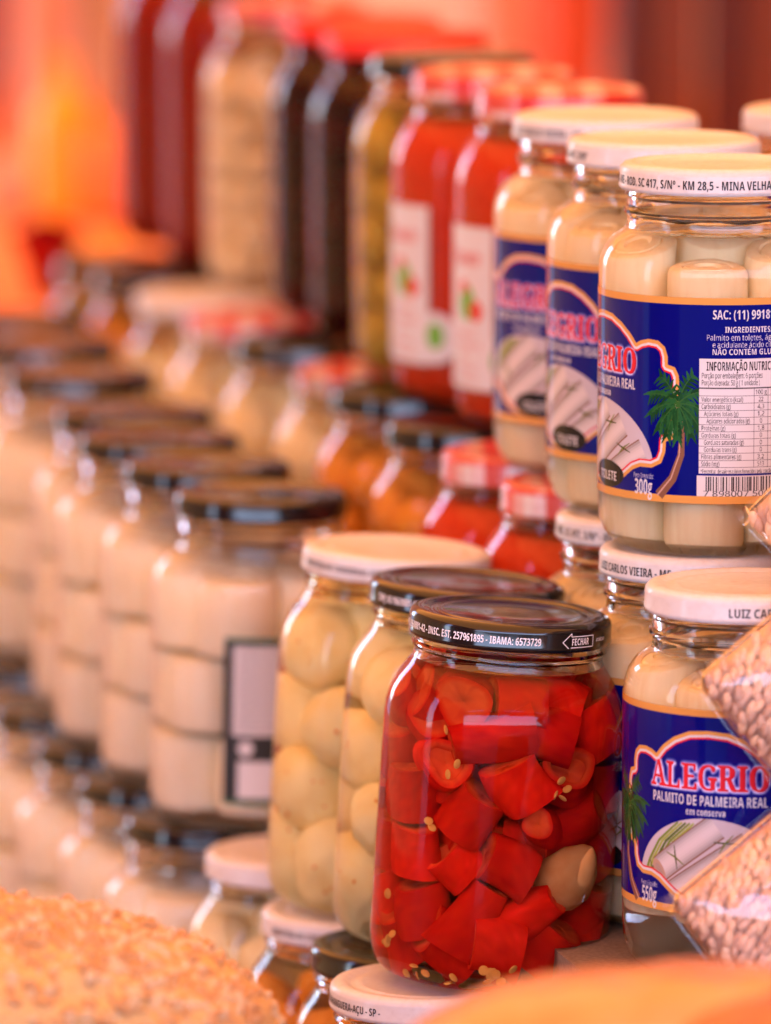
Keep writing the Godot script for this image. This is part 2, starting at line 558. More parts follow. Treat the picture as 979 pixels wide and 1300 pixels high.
func fill_pepper(o: Node3D):
	var bits: Array = pepper_bits()
	# [across, height, depth] mm from the jar's axis, kind, lean, tip towards the front
	var front := [
		[-17, 77, 26, 7, 8, 78], [21, 74, 25, 8, -20, 48], [8.5, 55, 31, 9, 20, 72], [13, 91, 26, 4, 80, 0], [-32, 66, 14, 0, 5, 4], [-8, 60, 28, 1, -30, 4], [-27, 46, 22, 2, 8, 3],
		[-5.5, 29, 30, 5, -30, 6], [17, 33, 29, 6, -54, 4], [26, 56, 23, 4, -64, 0], [18, 18, 29, 3, -42, 10], [4, 10, 29, 2, 78, 10], [-15, 11, 29, 0, 64, 14], [2, 45, 30, 1, 62, 8], [-24, 27, 25, 3, 12, 4],
		[-22, 98, 20, 0, 68, 6], [0, 101, 24, 1, 84, 8], [24, 99, 16, 2, 70, 0], [-33, 90, 10, 9, 40, 20], [-36, 78, 6, 3, 20, 20], [-36, 27, 10, 2, 15, 0], [36, 20, 10, 0, -20, 6], [36, 68, 6, 1, 10, 0],
		[33, 86, 14, 2, 25, 6], [30, 9, 16, 0, 80, 6], [36, 43, 12, 3, 15, 10], [-7, 88, 28, 5, 106, 4], [4, 72, 28, 2, 38, 6], [-34, 11, 14, 1, 30, 10], [-34, 46, 10, 0, 12, 6], [10, 103, 10, 3, 90, 0], [-10, 104, 8, 1, 90, 0],
	]
	var todo := []   # [mesh, place, turn, radius, how firmly it keeps its place]
	for f in front:
		todo.append([bits[f[3]], Vector3(f[0], f[1], f[2]), axis_turn(f[4], f[5], rng.randf() * 360.0), 9.9 if f[3] < 7 else (9.4 if f[3] < 9 else 6.4), 0.35])
	todo.append([null, Vector3(25, 40, 27), Basis.IDENTITY, 9.5, 0.1])
	for k in 46:
		var a := rng.randf() * TAU
		var r := 30.0 * sqrt(rng.randf())
		var p := Vector3(r * cos(a), rng.randf_range(9, 104), r * sin(a))
		todo.append([bits[[0, 1, 2, 3, 0, 1, 2, 5, 7][rng.randi() % 9]], p, Basis.from_euler(Vector3(rng.randf(), rng.randf(), rng.randf()) * TAU), 9.6, 1.0])
	for step in 50:
		for i in todo.size():
			for k in range(i + 1, todo.size()):
				var d: Vector3 = todo[i][1] - todo[k][1]
				var need: float = todo[i][3] + todo[k][3]
				var far := d.length()
				if far < need and far > 0.01:
					var w: float = todo[i][4] + todo[k][4]
					var shift := d / far * (need - far) * 0.5
					todo[i][1] += shift * todo[i][4] / w
					todo[k][1] -= shift * todo[k][4] / w
		for t in todo:
			var flat := Vector2(t[1].x, t[1].z)
			if flat.length() > 31.5:
				flat = flat.normalized() * 31.5
			t[1] = Vector3(flat.x, clampf(t[1].y, 9.0, 103.0), flat.y)
	for t in todo:
		if t[0]:
			pepper_piece(o, t[0], t[1], t[2])
	part("garlic_clove", shaped("clove", func(): return lathe([[0, -13], [5, -11.5], [9, -7], [10.5, -1], [9, 6], [5, 12], [1.5, 15], [0, 15.5]], 20)), M.garlic, o, Vector3(23, 40, 21) * MM, axis_turn(-40, 20))
	var sm := seed_mesh()
	var spots := []
	for k in 12:
		spots.append([rng.randf_range(-1.1, 0.2), rng.randf_range(2.5, 9.0), 37.0])
	for k in 6:
		spots.append([-1.05 + rng.randf_range(-0.12, 0.12), rng.randf_range(12, 30), 38.5])
	for s in [[-0.5, 75, 38], [-0.42, 79, 38], [0.55, 75, 37], [0.62, 72, 37], [0.5, 70, 37], [0.57, 69, 37.5], [-0.62, 56, 38.5], [-0.66, 58, 38.5], [-0.55, 90, 38], [0.05, 8, 38.5], [0.2, 10, 38.5]]:
		spots.append(s)
	for s in spots:
		part("pepper_seed", sm, M.seed, o, Vector3(sin(s[0]) * s[2], s[1], cos(s[0]) * s[2]) * MM, Basis.from_euler(Vector3(rng.randf(), rng.randf(), rng.randf()) * TAU))

func pepper_jar():
	var o := jar("pepper_jar", "glass jar packed with chopped red peppers under a black lid", "", 35, 130, -2271, Vector2(0.064, 0))
	part("glass", glass_body("pepper_glass", stretched(PEPPER_GLASS, 1.02), 109.0), M.glass, o)
	var l := add_lid(o, 127.5, M.black_lid)
	part("lettering", bent_text("CNPJ: 03.196/0001-42 - INSC. EST. 257961895 - IBAMA: 6573729", sans_bold, 2.5, 35.0, 0.29, 122.1, 0.66, 2), M.print_white, l)
	part("lettering", bent_text("FECHAR", sans_bold, 2.3, 35.0, 0.625, 122.0, 0.66, 0), M.print_white, l)
	part("lettering", bent_text("A VÁCUO", sans_bold, 1.2, 35.0, 0.98, 122.0, 0.8, 0), M.print_white, l)
	part("arrow_mark", arrow_print(35.0, 0.52, 0.92, 122.0), M.print_white, l)
	fill_pepper(o)

# the outlined arrow round the word on the lid
func arrow_print(r: float, a0: float, a1: float, y: float) -> ArrayMesh:
	var line := [Vector2(a1, 1.9), Vector2(a0 + 0.1, 1.9), Vector2(a0 + 0.1, 3.0), Vector2(a0, 0), Vector2(a0 + 0.1, -3.0), Vector2(a0 + 0.1, -1.9), Vector2(a1, -1.9), Vector2(a1, 1.9)]
	var v := PackedVector3Array()
	var n := PackedVector3Array()
	var idx := PackedInt32Array()
	for k in line.size() - 1:
		var a := Vector2(line[k].x * r, line[k].y)
		var b := Vector2(line[k + 1].x * r, line[k + 1].y)
		var side := (b - a).orthogonal().normalized() * 0.14
		var steps := 6
		for q in steps + 1:
			var c := a.lerp(b, float(q) / steps)
			for w in [c + side, c - side]:
				var t: float = w.x / r
				v.append(Vector3(sin(t) * r, y + w.y, cos(t) * r) * MM)
				n.append(Vector3(sin(t), 0, cos(t)))
		var o := k * (steps + 1) * 2
		for q in steps:
			idx.append_array([o + q * 2, o + q * 2 + 1, o + q * 2 + 2, o + q * 2 + 2, o + q * 2 + 1, o + q * 2 + 3])
	return arrays_mesh(v, n, idx)

# ---------------------------------------------------------------- the printed palm-heart label (drawn flat in mm, 257 x 69)
const LABEL_W := 264.0
const LABEL_H := 69.0
const LABEL_PX := 2048
var art: Image
var art_k := LABEL_PX / LABEL_W

func span_tri(im: Image, a: Vector2, b: Vector2, c: Vector2, col: Color):
	var y0 := maxi(0, ceili(minf(a.y, minf(b.y, c.y)) - 0.5))
	var y1 := mini(im.get_height() - 1, floori(maxf(a.y, maxf(b.y, c.y)) - 0.5))
	for y in range(y0, y1 + 1):
		var yy := y + 0.5
		var lo := 1e9
		var hi := -1e9
		for e in [[a, b], [b, c], [c, a]]:
			var p: Vector2 = e[0]
			var q: Vector2 = e[1]
			if (p.y <= yy) != (q.y <= yy):
				var x := p.x + (q.x - p.x) * (yy - p.y) / (q.y - p.y)
				lo = minf(lo, x)
				hi = maxf(hi, x)
		var x0 := ceili(lo - 0.5)
		var x1 := ceili(hi - 0.5)
		if x1 > x0:
			im.fill_rect(Rect2i(x0, y, x1 - x0, 1), col)

func art_poly(points: PackedVector2Array, col: Color):
	var t := Geometry2D.triangulate_polygon(points)
	for k in range(0, t.size(), 3):
		span_tri(art, points[t[k]] * art_k, points[t[k + 1]] * art_k, points[t[k + 2]] * art_k, col)

func art_rect(x: float, y: float, w: float, h: float, col: Color):
	art.fill_rect(Rect2i(roundi(x * art_k), roundi(y * art_k), maxi(1, roundi(w * art_k)), maxi(1, roundi(h * art_k))), col)

func art_text(im: Image, text: String, font: Font, cap: float, at: Vector2, col: Color, width := 0.0, align := 1, k := 0.0):
	var t := TextMesh.new()
	t.text = text
	t.font = font
	t.font_size = 48
	t.depth = 0.0
	t.curve_step = 1.5
	t.pixel_size = 1.0
	t.horizontal_alignment = [HORIZONTAL_ALIGNMENT_LEFT, HORIZONTAL_ALIGNMENT_CENTER, HORIZONTAL_ALIGNMENT_RIGHT][align]
	t.vertical_alignment = VERTICAL_ALIGNMENT_CENTER
	var arr := t.get_mesh_arrays()
	var vs: PackedVector3Array = arr[Mesh.ARRAY_VERTEX]
	var box := AABB(vs[0], Vector3.ZERO)
	for p in vs:
		box = box.expand(p)
	var sy := cap / 34.0
	var sx := width / box.size.x if width > 0.0 else sy
	k = k if k > 0.0 else art_k
	var ids: PackedInt32Array = arr[Mesh.ARRAY_INDEX]
	var f := func(p: Vector3): return (at + Vector2(p.x * sx, -p.y * sy)) * k
	for q in range(0, ids.size(), 3):
		span_tri(im, f.call(vs[ids[q]]), f.call(vs[ids[q + 1]]), f.call(vs[ids[q + 2]]), col)

func ellipse_points(c: Vector2, rx: float, ry: float, turn := 0.0, n := 40) -> PackedVector2Array:
	var p := PackedVector2Array()
	for i in n:
		var a := TAU * i / n
		p.append(c + Vector2(rx * cos(a), ry * sin(a)).rotated(turn))
	return p

func strip_points(line: Array, w0: float, w1: float) -> PackedVector2Array:
	var left := PackedVector2Array()
	var right := PackedVector2Array()
	for i in line.size():
		var a: Vector2 = line[maxi(i - 1, 0)]
		var b: Vector2 = line[mini(i + 1, line.size() - 1)]
		var side := (b - a).normalized().orthogonal() * lerpf(w0, w1, float(i) / (line.size() - 1)) * 0.5
		left.append(line[i] + side)
		right.append(line[i] - side)
	right.reverse()
	left.append_array(right)
	return left

func label_art() -> ImageTexture:
	var g := RandomNumberGenerator.new()
	g.seed = 3
	var h := roundi(LABEL_H * art_k)
	art = Image.create(LABEL_PX, h, false, Image.FORMAT_RGB8)
	var blue := lin(0.0015, 0.003, 0.15)
	var gold := lin(0.62, 0.30, 0.07)
	var white := lin(0.62, 0.60, 0.60)
	var red := lin(0.62, 0.02, 0.03)
	art.fill(blue)
	art_rect(0, 0, LABEL_W, 2.3, gold)
	art_rect(0, LABEL_H - 2.6, LABEL_W, 2.6, gold)
	var c := Vector2(LABEL_W / 2.0, 2.3)
	# medallion: half outline, mirrored
	var half := [[0, 4.6], [-7, 5.2], [-13, 7.6], [-17.6, 10.8], [-20.6, 14.0], [-22.5, 13.0], [-26, 12.2], [-30, 12.6], [-32.6, 14.6], [-33.6, 17.6], [-33.7, 20.4], [-36.4, 21.2], [-37.8, 24], [-38, 30], [-37.9, 38], [-37.2, 43.5], [-35.4, 45.6], [-33.2, 46.2], [-32.9, 50], [-31.4, 53.6], [-27.6, 55.4], [-22.8, 55.4], [-19.4, 56.6], [-13, 61], [-8, 63.2], [0, 64.0]]
	var frame := PackedVector2Array()
	for p in half:
		frame.append(c + Vector2(p[0], p[1]))
	for k in range(half.size() - 2, 0, -1):
		frame.append(c + Vector2(-half[k][0], half[k][1]))
	var inside := PackedVector2Array()
	for w in [[0.0, gold], [-1.25, white], [-2.1, red], [-2.7, blue]]:
		var ps = [frame] if w[0] == 0.0 else Geometry2D.offset_polygon(frame, w[0])
		for p in ps:
			art_poly(p, w[1])
			inside = p
	# the picture in the medallion
	var dish := ellipse_points(c + Vector2(0, 57), 28.5, 23.0, 0.0, 64)
	for p in Geometry2D.intersect_polygons(dish, inside):
		art_poly(p, lin(0.50, 0.44, 0.47))
		dish = p
	var clip := func(points: PackedVector2Array, col: Color):
		for q in Geometry2D.intersect_polygons(points, dish):
			art_poly(q, col)
	for s in 6:
		var x := -25.0 + s * 1.5
		clip.call(strip_points([c + Vector2(x - 2, 58), c + Vector2(x + 1.5, 50), c + Vector2(x + 6, 43), c + Vector2(x + 14, 36)], 1.3, 0.7), [lin(0.16, 0.22, 0.03), lin(0.28, 0.34, 0.06), lin(0.08, 0.12, 0.02)][s % 3])
	for heart in [[Vector2(-19, 53), Vector2(3, 36.5), 8.2], [Vector2(-14, 61), Vector2(14, 42), 8.0], [Vector2(2, 62), Vector2(24, 50), 7.6]]:
		var a: Vector2 = c + heart[0]
		var b: Vector2 = c + heart[1]
		var d := (b - a).normalized()
		var n := d.orthogonal()
		var r: float = heart[2] * 0.5
		clip.call(PackedVector2Array([a + n * r * 1.12, b + n * r * 1.12, b - n * r * 1.12, a - n * r * 1.12]), lin(0.2, 0.09, 0.05))
		for q in 9:
			var t0 := -1.0 + q * 2.0 / 9.0
			var t1 := t0 + 2.0 / 9.0 + 0.02
			var tone: float = [0.36, 0.46, 0.54, 0.6, 0.62, 0.6, 0.55, 0.46, 0.34][q]
			clip.call(PackedVector2Array([a + n * r * t0, b + n * r * t0, b + n * r * t1, a + n * r * t1]), lin(tone, tone * 0.88, tone * 0.84))
		clip.call(ellipse_points(a, r * 0.5, r, d.angle()), lin(0.42, 0.27, 0.19))
		clip.call(ellipse_points(a, r * 0.28, r * 0.6, d.angle()), lin(0.36, 0.25, 0.2))
	for sprig in [[Vector2(-12, 48), 0.9], [Vector2(6, 42), -0.5], [Vector2(-22, 54), 0.7], [Vector2(14, 50), -0.2], [Vector2(1, 58), -0.6]]:
		for q in 4:
			var a: Vector2 = c + sprig[0]
			var way := Vector2.from_angle(sprig[1] + [-2.6, -0.3, 0.5, 2.6][q])
			clip.call(strip_points([a, a + way * 2.0, a + way * 4.0], 0.7, 0.25), [lin(0.06, 0.07, 0.02), lin(0.14, 0.16, 0.03)][q % 2])
	# the small dark oval under the picture
	art_poly(ellipse_points(c + Vector2(4, 59.5), 10.5, 4.6), lin(0.012, 0.012, 0.014))
	art_text(art, "TOLETE", sans_bold, 3.0, c + Vector2(4, 60.2), white, 12.5)
	# palms either side
	for side in [-1.0, 1.0]:
		var top := c + Vector2(side * 37.5, 33.5)
		var trunk := [top, top + Vector2(side * 1.6, 8), top + Vector2(side * 1.2, 17), top + Vector2(-side * 1.8, 25), top + Vector2(-side * 7, 31)]
		art_poly(strip_points(trunk, 1.3, 3.6), lin(0.20, 0.09, 0.05))
		art_poly(strip_points(trunk.map(func(p): return p + Vector2(-0.6 * side, 0)), 0.3, 0.6), lin(0.5, 0.3, 0.22))
		for f in 11:
			var a0 := deg_to_rad(-170.0 + f * 32.0 + g.randf_range(-7, 7))
			var spine := []
			var p := top
			var way := Vector2.from_angle(a0)
			for q in 8:
				spine.append(p)
				p += way * 1.55
				way = (way + Vector2(0, 0.15)).normalized()
			for q in range(1, 8):
				for e in [-1.0, 1.0]:
					var leaf: Vector2 = (spine[q] - spine[q - 1]).normalized().rotated(e * 0.75)
					leaf = (leaf + Vector2(0, 0.5)).normalized()
					var tone := g.randf_range(0.6, 1.5)
					art_poly(strip_points([spine[q], spine[q] + leaf * 1.8, spine[q] + leaf * 3.6 + Vector2(0, 0.6)], 1.5, 0.3), lin(0.012 * tone, 0.07 * tone, 0.018 * tone))
			art_poly(strip_points(spine, 0.5, 0.2), lin(0.03, 0.11, 0.02))
	# the name with its pale halo
	var mask := Image.create(480, 120, false, Image.FORMAT_L8)
	for off in [[0, 0], [-4, 0], [4, 0], [0, 4], [0, -4], [3, 3], [-3, -3], [3, -3], [-3, 3]]:
		art_text(mask, "ALEGRIO", serif_bold, 8.6, Vector2(30, 7.5) + Vector2(off[0], off[1]) / 8.0, Color.WHITE, 43.0, 1, 8.0)
	var soft: Image = mask.duplicate()
	soft.resize(60, 15, Image.INTERPOLATE_LANCZOS)
	soft.resize(480, 120, Image.INTERPOLATE_CUBIC)
	var corner := (c + Vector2(-31, 13.0)) * art_k
	for y in int(15 * art_k):
		for x in int(60 * art_k):
			var s := soft.get_pixel(mini(479, int(x * 8.0 / art_k)), mini(119, int(y * 8.0 / art_k))).r
			if s > 0.03:
				var at := Vector2i(int(corner.x) + x, int(corner.y) + y)
				art.set_pixelv(at, art.get_pixelv(at).lerp(Color(0.82, 0.82, 0.97), minf(1.0, s * 1.25)))
	art_text(art, "ALEGRIO", serif_bold, 8.6, c + Vector2(-1, 20.5), lin(0.4, 0.0, 0.03), 43.6)
	art_text(art, "ALEGRIO", serif_bold, 8.6, c + Vector2(-1.25, 20.3), red, 43.0)
	art_text(art, "PALMITO DE PALMEIRA REAL", sans_bold, 3.3, c + Vector2(-1, 28.2), white, 42.0)
	art_text(art, "em conserva", sans_bold, 2.3, c + Vector2(-1, 32.0), white, 14.0)
	art_text(art, "Peso Líquido:", sans, 1.7, c + Vector2(-24, 58.4), white, 8.6)
	art_text(art, "550g", sans_bold, 5.0, c + Vector2(-24, 62.2), white, 7.6)
	art_text(art, "Peso Drenado:", sans, 1.7, c + Vector2(24, 58.4), white, 8.6)
	art_text(art, "300g", sans_bold, 5.0, c + Vector2(24, 62.2), white, 7.6)
	# the back: service line, ingredients, nutrition table, bar code
	var b0 := c.x + 45.0
	var mid := b0 + 17.0
	var ink := lin(0.03, 0.025, 0.03)
	art_text(art, "SAC: (11) 99181-62", sans_bold, 3.0, Vector2(mid + 0.5, 5.6), white, 26.0)
	art_text(art, "INGREDIENTES:", sans_bold, 1.9, Vector2(mid, 10.6), white, 16.5)
	art_text(art, "Palmito em toletes, água, sal", sans, 1.9, Vector2(mid, 13.2), white, 29.0)
	art_text(art, "e acidulante ácido cítrico.", sans, 1.9, Vector2(mid, 15.6), white, 25.0)
	art_text(art, "NÃO CONTÉM GLUTEN", sans_bold, 1.9, Vector2(mid, 18.0), white, 25.0)
	art_rect(b0, 20.3, 34.0, 38.6, white)
	art_text(art, "INFORMAÇÃO NUTRICIONAL", sans_bold, 2.9, Vector2(mid, 22.8), ink, 29.0)
	art_text(art, "Porção por embalagem: 6 porções", sans, 1.8, Vector2(b0 + 0.8, 25.9), ink, 21.0, 0)
	art_text(art, "Porção drenada: 50 g ( 1 unidade )", sans, 1.8, Vector2(b0 + 0.8, 28.3), ink, 20.0, 0)
	art_rect(b0, 29.9, 34.0, 0.35, ink)
	var rows := [["", "100 g", "50 g"], ["Valor energético (kcal)", "22", "11"], ["Carboidratos (g)", "4,3", "2,2"], ["  Açúcares totais (g)", "1,2", "0,6"], ["    Açúcares adicionados (g)", "0", "0"], ["Proteínas (g)", "1,8", "0,9"], ["Gorduras totais (g)", "0", "0"], ["  Gorduras saturadas (g)", "0", "0"], ["  Gorduras trans (g)", "0", "0"], ["Fibras alimentares (g)", "3,2", "1,6"], ["Sódio (mg)", "513", "257"]]
	for q in rows.size():
		var y := 31.5 + q * 2.4
		if rows[q][0] != "":
			var indent: float = 0.8 + 0.9 * (rows[q][0].length() - rows[q][0].strip_edges().length()) / 2.0
			art_text(art, rows[q][0].strip_edges(), sans, 1.6, Vector2(b0 + indent, y), ink, rows[q][0].strip_edges().length() * 0.62, 0)
		art_text(art, rows[q][1], sans, 1.5, Vector2(b0 + 21.5, y), ink, rows[q][1].length() * 0.8)
		art_text(art, rows[q][2], sans, 1.5, Vector2(b0 + 26.6, y), ink, rows[q][2].length() * 0.8)
		art_rect(b0, y + 1.15, 34.0, 0.16, ink)
	art_rect(b0 + 19.0, 30.0, 0.16, 26.8, ink)
	art_rect(b0 + 24.0, 30.0, 0.16, 26.8, ink)
	art_rect(b0 + 29.2, 30.0, 0.16, 26.8, ink)
	art_text(art, "*Percentual de valores diários fornecidos pela porção", sans, 1.4, Vector2(b0 + 0.6, 58.0), ink, 25.0, 0)
	art_rect(b0 - 0.6, 59.4, 35.0, 7.0, white)
	var x := b0 + 2.4
	var wide := 0
	while x < b0 + 30.0:
		var w := g.randi_range(1, 3) * 0.19
		art_rect(x, 59.8, w, 4.8, ink)
		x += w + g.randi_range(1, 3) * 0.2
		wide += 1
	art_text(art, "7 898007 500011", sans, 1.9, Vector2(mid - 0.6, 65.5), ink, 29.0)
	return ImageTexture.create_from_image(art)

# ---------------------------------------------------------------- the kinds of jar
# palm hearts standing in brine behind the blue label; the label's middle is turned by `turn` from the front
func palm_jar(label: String, group: String, x: float, y: float, z: float, turn: float, h: float, lettering: Array, low := 4.0, label_up := 2.5) -> Node3D:
	var o := jar("palm_heart_jar", label, group, x, y, z)
	var k := h / 130.0
	part("glass", glass_body("palm_glass_%.1f" % h, stretched(PALM_GLASS, k), 107.0 * k), M.glass, o)
	var l := add_lid(o, h, M.white_lid)
	for t in lettering:
		part("lettering", bent_text(t[0], sans_bold, 2.9, 35.0, t[1], h - 5.6, t[2], t[3]), M.print_black, l)
	part("label", shaped("palm_label_%.1f" % h, band.bind(41.98, -PI + 0.02, PI - 0.02, 16.5 * k, 85.5 * k, 96)), M.palm_label, o, Vector3(0, label_up * MM, 0), Basis(Vector3.UP, turn))
	var spin := rng.randf() * TAU
	for q in 7:
		var a := spin + TAU * q / 6.0
		var r := 25.2 if q < 6 else 0.0
		part("palm_heart", shaped("heart%d_%d" % [q % 3, low], func(): return lathe(capsule_profile(12.6, 98.0 - low + 0.9 * (q % 3), 2.0), 28)), M.palm_heart, o, Vector3(r * sin(a), low + rng.randf() * 1.5, r * cos(a)) * MM, Basis(Vector3.UP, rng.randf() * TAU) * Basis(Vector3.RIGHT, rng.randf_range(-0.02, 0.02)))
	return o

# balls packed in brine
func ball_jar(called: String, label: String, group: String, x: float, y: float, z: float, h: float, lid: Material, fruit: String, fruit_mat: Material, r: float, lean := Vector2.ZERO, glass: Material = null, count := 60, lid_r := 35.0) -> Node3D:
	var o := jar(called, label, group, x, y, z, lean)
	var k := h / 125.0
	part("glass", glass_body("pepper_glass_%.1f" % h, stretched(PEPPER_GLASS, k), 108.0 * k), glass if glass else M.glass, o)
	add_lid(o, h, lid, lid_r)
	var placed := []
	var lim := 38.8 - r
	var ring := maxi(3, int(PI / asin(minf(0.98, r / lim))))
	var rise := r * (1.62 if lim - r < r * 0.9 else 1.7)
	var y0 := 3.5 + r
	var turn := rng.randf() * TAU
	while y0 < 101.0 * k - r * 0.4 and placed.size() < count:
		var room := lim if y0 < 86.0 * k else lim - (y0 - 86.0 * k) * 0.5
		for q in ring:
			var a := turn + TAU * q / ring + rng.randf_range(-0.07, 0.07)
			placed.append(Vector3(room * sin(a), y0 + rng.randf_range(-0.13, 0.13) * r, room * cos(a)))
		if lim > r * 1.3:
			var inner := maxi(1, int((lim - 2.0 * r) / r * 3.0))
			for q in inner:
				var a := TAU * q / inner
				var rr := 0.0 if inner == 1 else lim - 1.9 * r
				placed.append(Vector3(rr * sin(a), y0 + 0.4 * r, rr * cos(a)))
		turn += PI / ring
		y0 += rise
	for p in placed:
		var v := rng.randi() % 4
		part(fruit, shaped("ball_%.1f_%d" % [r, v], lumpy_ball.bind(r, 900 + v)), fruit_mat, o, p * MM, Basis.from_euler(Vector3(rng.randf(), rng.randf(), rng.randf()) * TAU).scaled(Vector3.ONE * rng.randf_range(0.9, 1.03)))
	return o

# a pickled onion or fruit: not quite round, a little pointed at its ends, with dents
func lumpy_ball(r: float, seed_: int) -> ArrayMesh:
	var nz := FastNoiseLite.new()
	nz.seed = seed_
	nz.frequency = 0.5
	var st := SurfaceTool.new()
	st.begin(Mesh.PRIMITIVE_TRIANGLES)
	st.set_smooth_group(0)
	var nx := 26
	var ny := 16
	var at := func(i: int, k: int):
		var a := TAU * (i % nx) / nx
		var b := PI * k / ny
		var d := Vector3(sin(b) * sin(a), cos(b), sin(b) * cos(a))
		var rr := r * (1.0 + 0.10 * nz.get_noise_3dv(d * 2.2) + 0.02 * cos(a * 7.0 + 3.0 * nz.get_noise_3dv(d)) * sin(b))
		rr *= 1.0 + 0.10 * pow(absf(d.y), 8.0)
		return d * rr * MM
	for i in nx:
		for k in ny:
			for w in [[0, 0], [1, 0], [0, 1], [1, 0], [1, 1], [0, 1]]:
				st.add_vertex(at.call(i + w[0], k + w[1]))
	st.generate_normals()
	return st.commit()

# short thick palm-heart slices under a black lid
func slice_jar(label: String, x: float, y: float, z: float, h: float, lean := Vector2.ZERO) -> Node3D:
	var o := jar("palm_slice_jar", label, "black-lidded jars of palm slices in the left row", x, y, z, lean)
	var k := h / 130.0
	part("glass", glass_body("palm_glass_slice_%.1f" % h, stretched(PALM_GLASS, k), 106.0 * k), M.glass, o)
	add_lid(o, h, M.black_lid, 34.0, 8.5)
	for layer in 3:
		for q in 5:
			var a := TAU * (q + 0.37 * layer) / 5.0 + rng.randf_range(-0.08, 0.08)
			var lying := rng.randf() < 0.0
			var b := Basis(Vector3.UP, a) * Basis(Vector3.RIGHT, PI / 2 if lying else rng.randf_range(-0.06, 0.06))
			part("palm_slice", shaped("slice", func(): return lathe(capsule_profile(14.6, 28.0, 2.0), 26)), M.palm_slice, o, Vector3(22.6 * sin(a), 7.0 + layer * 30.5 + (14.0 if lying else 0.0), 22.6 * cos(a)) * MM - (b * Vector3(0, 0, 0)), b)
	return o

# opaque preserve filling the whole glass
func full_jar(called: String, label: String, group: String, x: float, y: float, z: float, h: float, lid: Material, fill: Material, lid_r := 34.0) -> Node3D:
	var o := jar(called, label, group, x, y, z)
	var k := h / 125.0
	part("glass", glass_body("pepper_glass_%.1f" % h, stretched(PEPPER_GLASS, k), 108.0 * k), M.glass, o)
	add_lid(o, h, lid, lid_r, 11.0)
	part("filling", shaped("fill_%.1f" % h, func(): return lathe(stretched([[0, 4], [30, 4], [36, 6], [38.6, 11], [39.2, 16], [39.2, 87], [38.4, 93], [36.5, 97.5], [33.6, 101.5], [30, 105], [0, 106]], k), 48)), fill, o)
	return o

func tomato_labels(o: Node3D):
	var paper := part("label", band(41.6, deg_to_rad(-90), deg_to_rad(-40), 16, 80, 24), M.white_label, o)
	part("lettering", bent_text("Tomate", serif_bold, 6.0, 41.8, deg_to_rad(-64), 68, 0.7, 1), M.tomato_ink, paper)
	for q in 5:
		part("lettering", bent_text(["molho de tomate", "caseiro com manjericão", "340 g", "sem conservantes", "produto artesanal"][q], sans, 2.0, 41.8, deg_to_rad(-65), 38 - q * 4.5, 0.8, 1), M.tomato_ink, paper)
	part("leaf_print", disc_on(41.82, deg_to_rad(-62), 50, 6, 7), M.leaf_green, paper)
	part("tomato_print", disc_on(41.84, deg_to_rad(-53), 47, 4.2, 4.2), M.tomato_ink, paper)
	part("tomato_print", disc_on(41.84, deg_to_rad(-65), 56, 3.2, 3), M.tomato_ink, paper)
	var seal := part("seal", disc_on(41.9, deg_to_rad(-35), 27, 10.5, 10.5), M.white_label, o)
	part("leaf_print", disc_on(42.0, deg_to_rad(-35), 28, 4.4, 5.4), M.leaf_green, seal)

# a flat printed disc bent round the jar
func disc_on(r: float, angle: float, y: float, rx: float, ry: float) -> ArrayMesh:
	var v := PackedVector3Array()
	var n := PackedVector3Array()
	var idx := PackedInt32Array()
	for q in 7:
		for s in 32:
			var t := TAU * s / 32.0
			var a := angle + rx * cos(t) * q / 6.0 / r
			v.append(Vector3(sin(a) * r, y + ry * sin(t) * q / 6.0, cos(a) * r) * MM)
			n.append(Vector3(sin(a), 0, cos(a)))
	for q in 6:
		for s in 32:
			var a := q * 32 + s
			var b := q * 32 + (s + 1) % 32
			idx.append_array([a, a + 32, b, b, a + 32, b + 32])
	return arrays_mesh(v, n, idx)

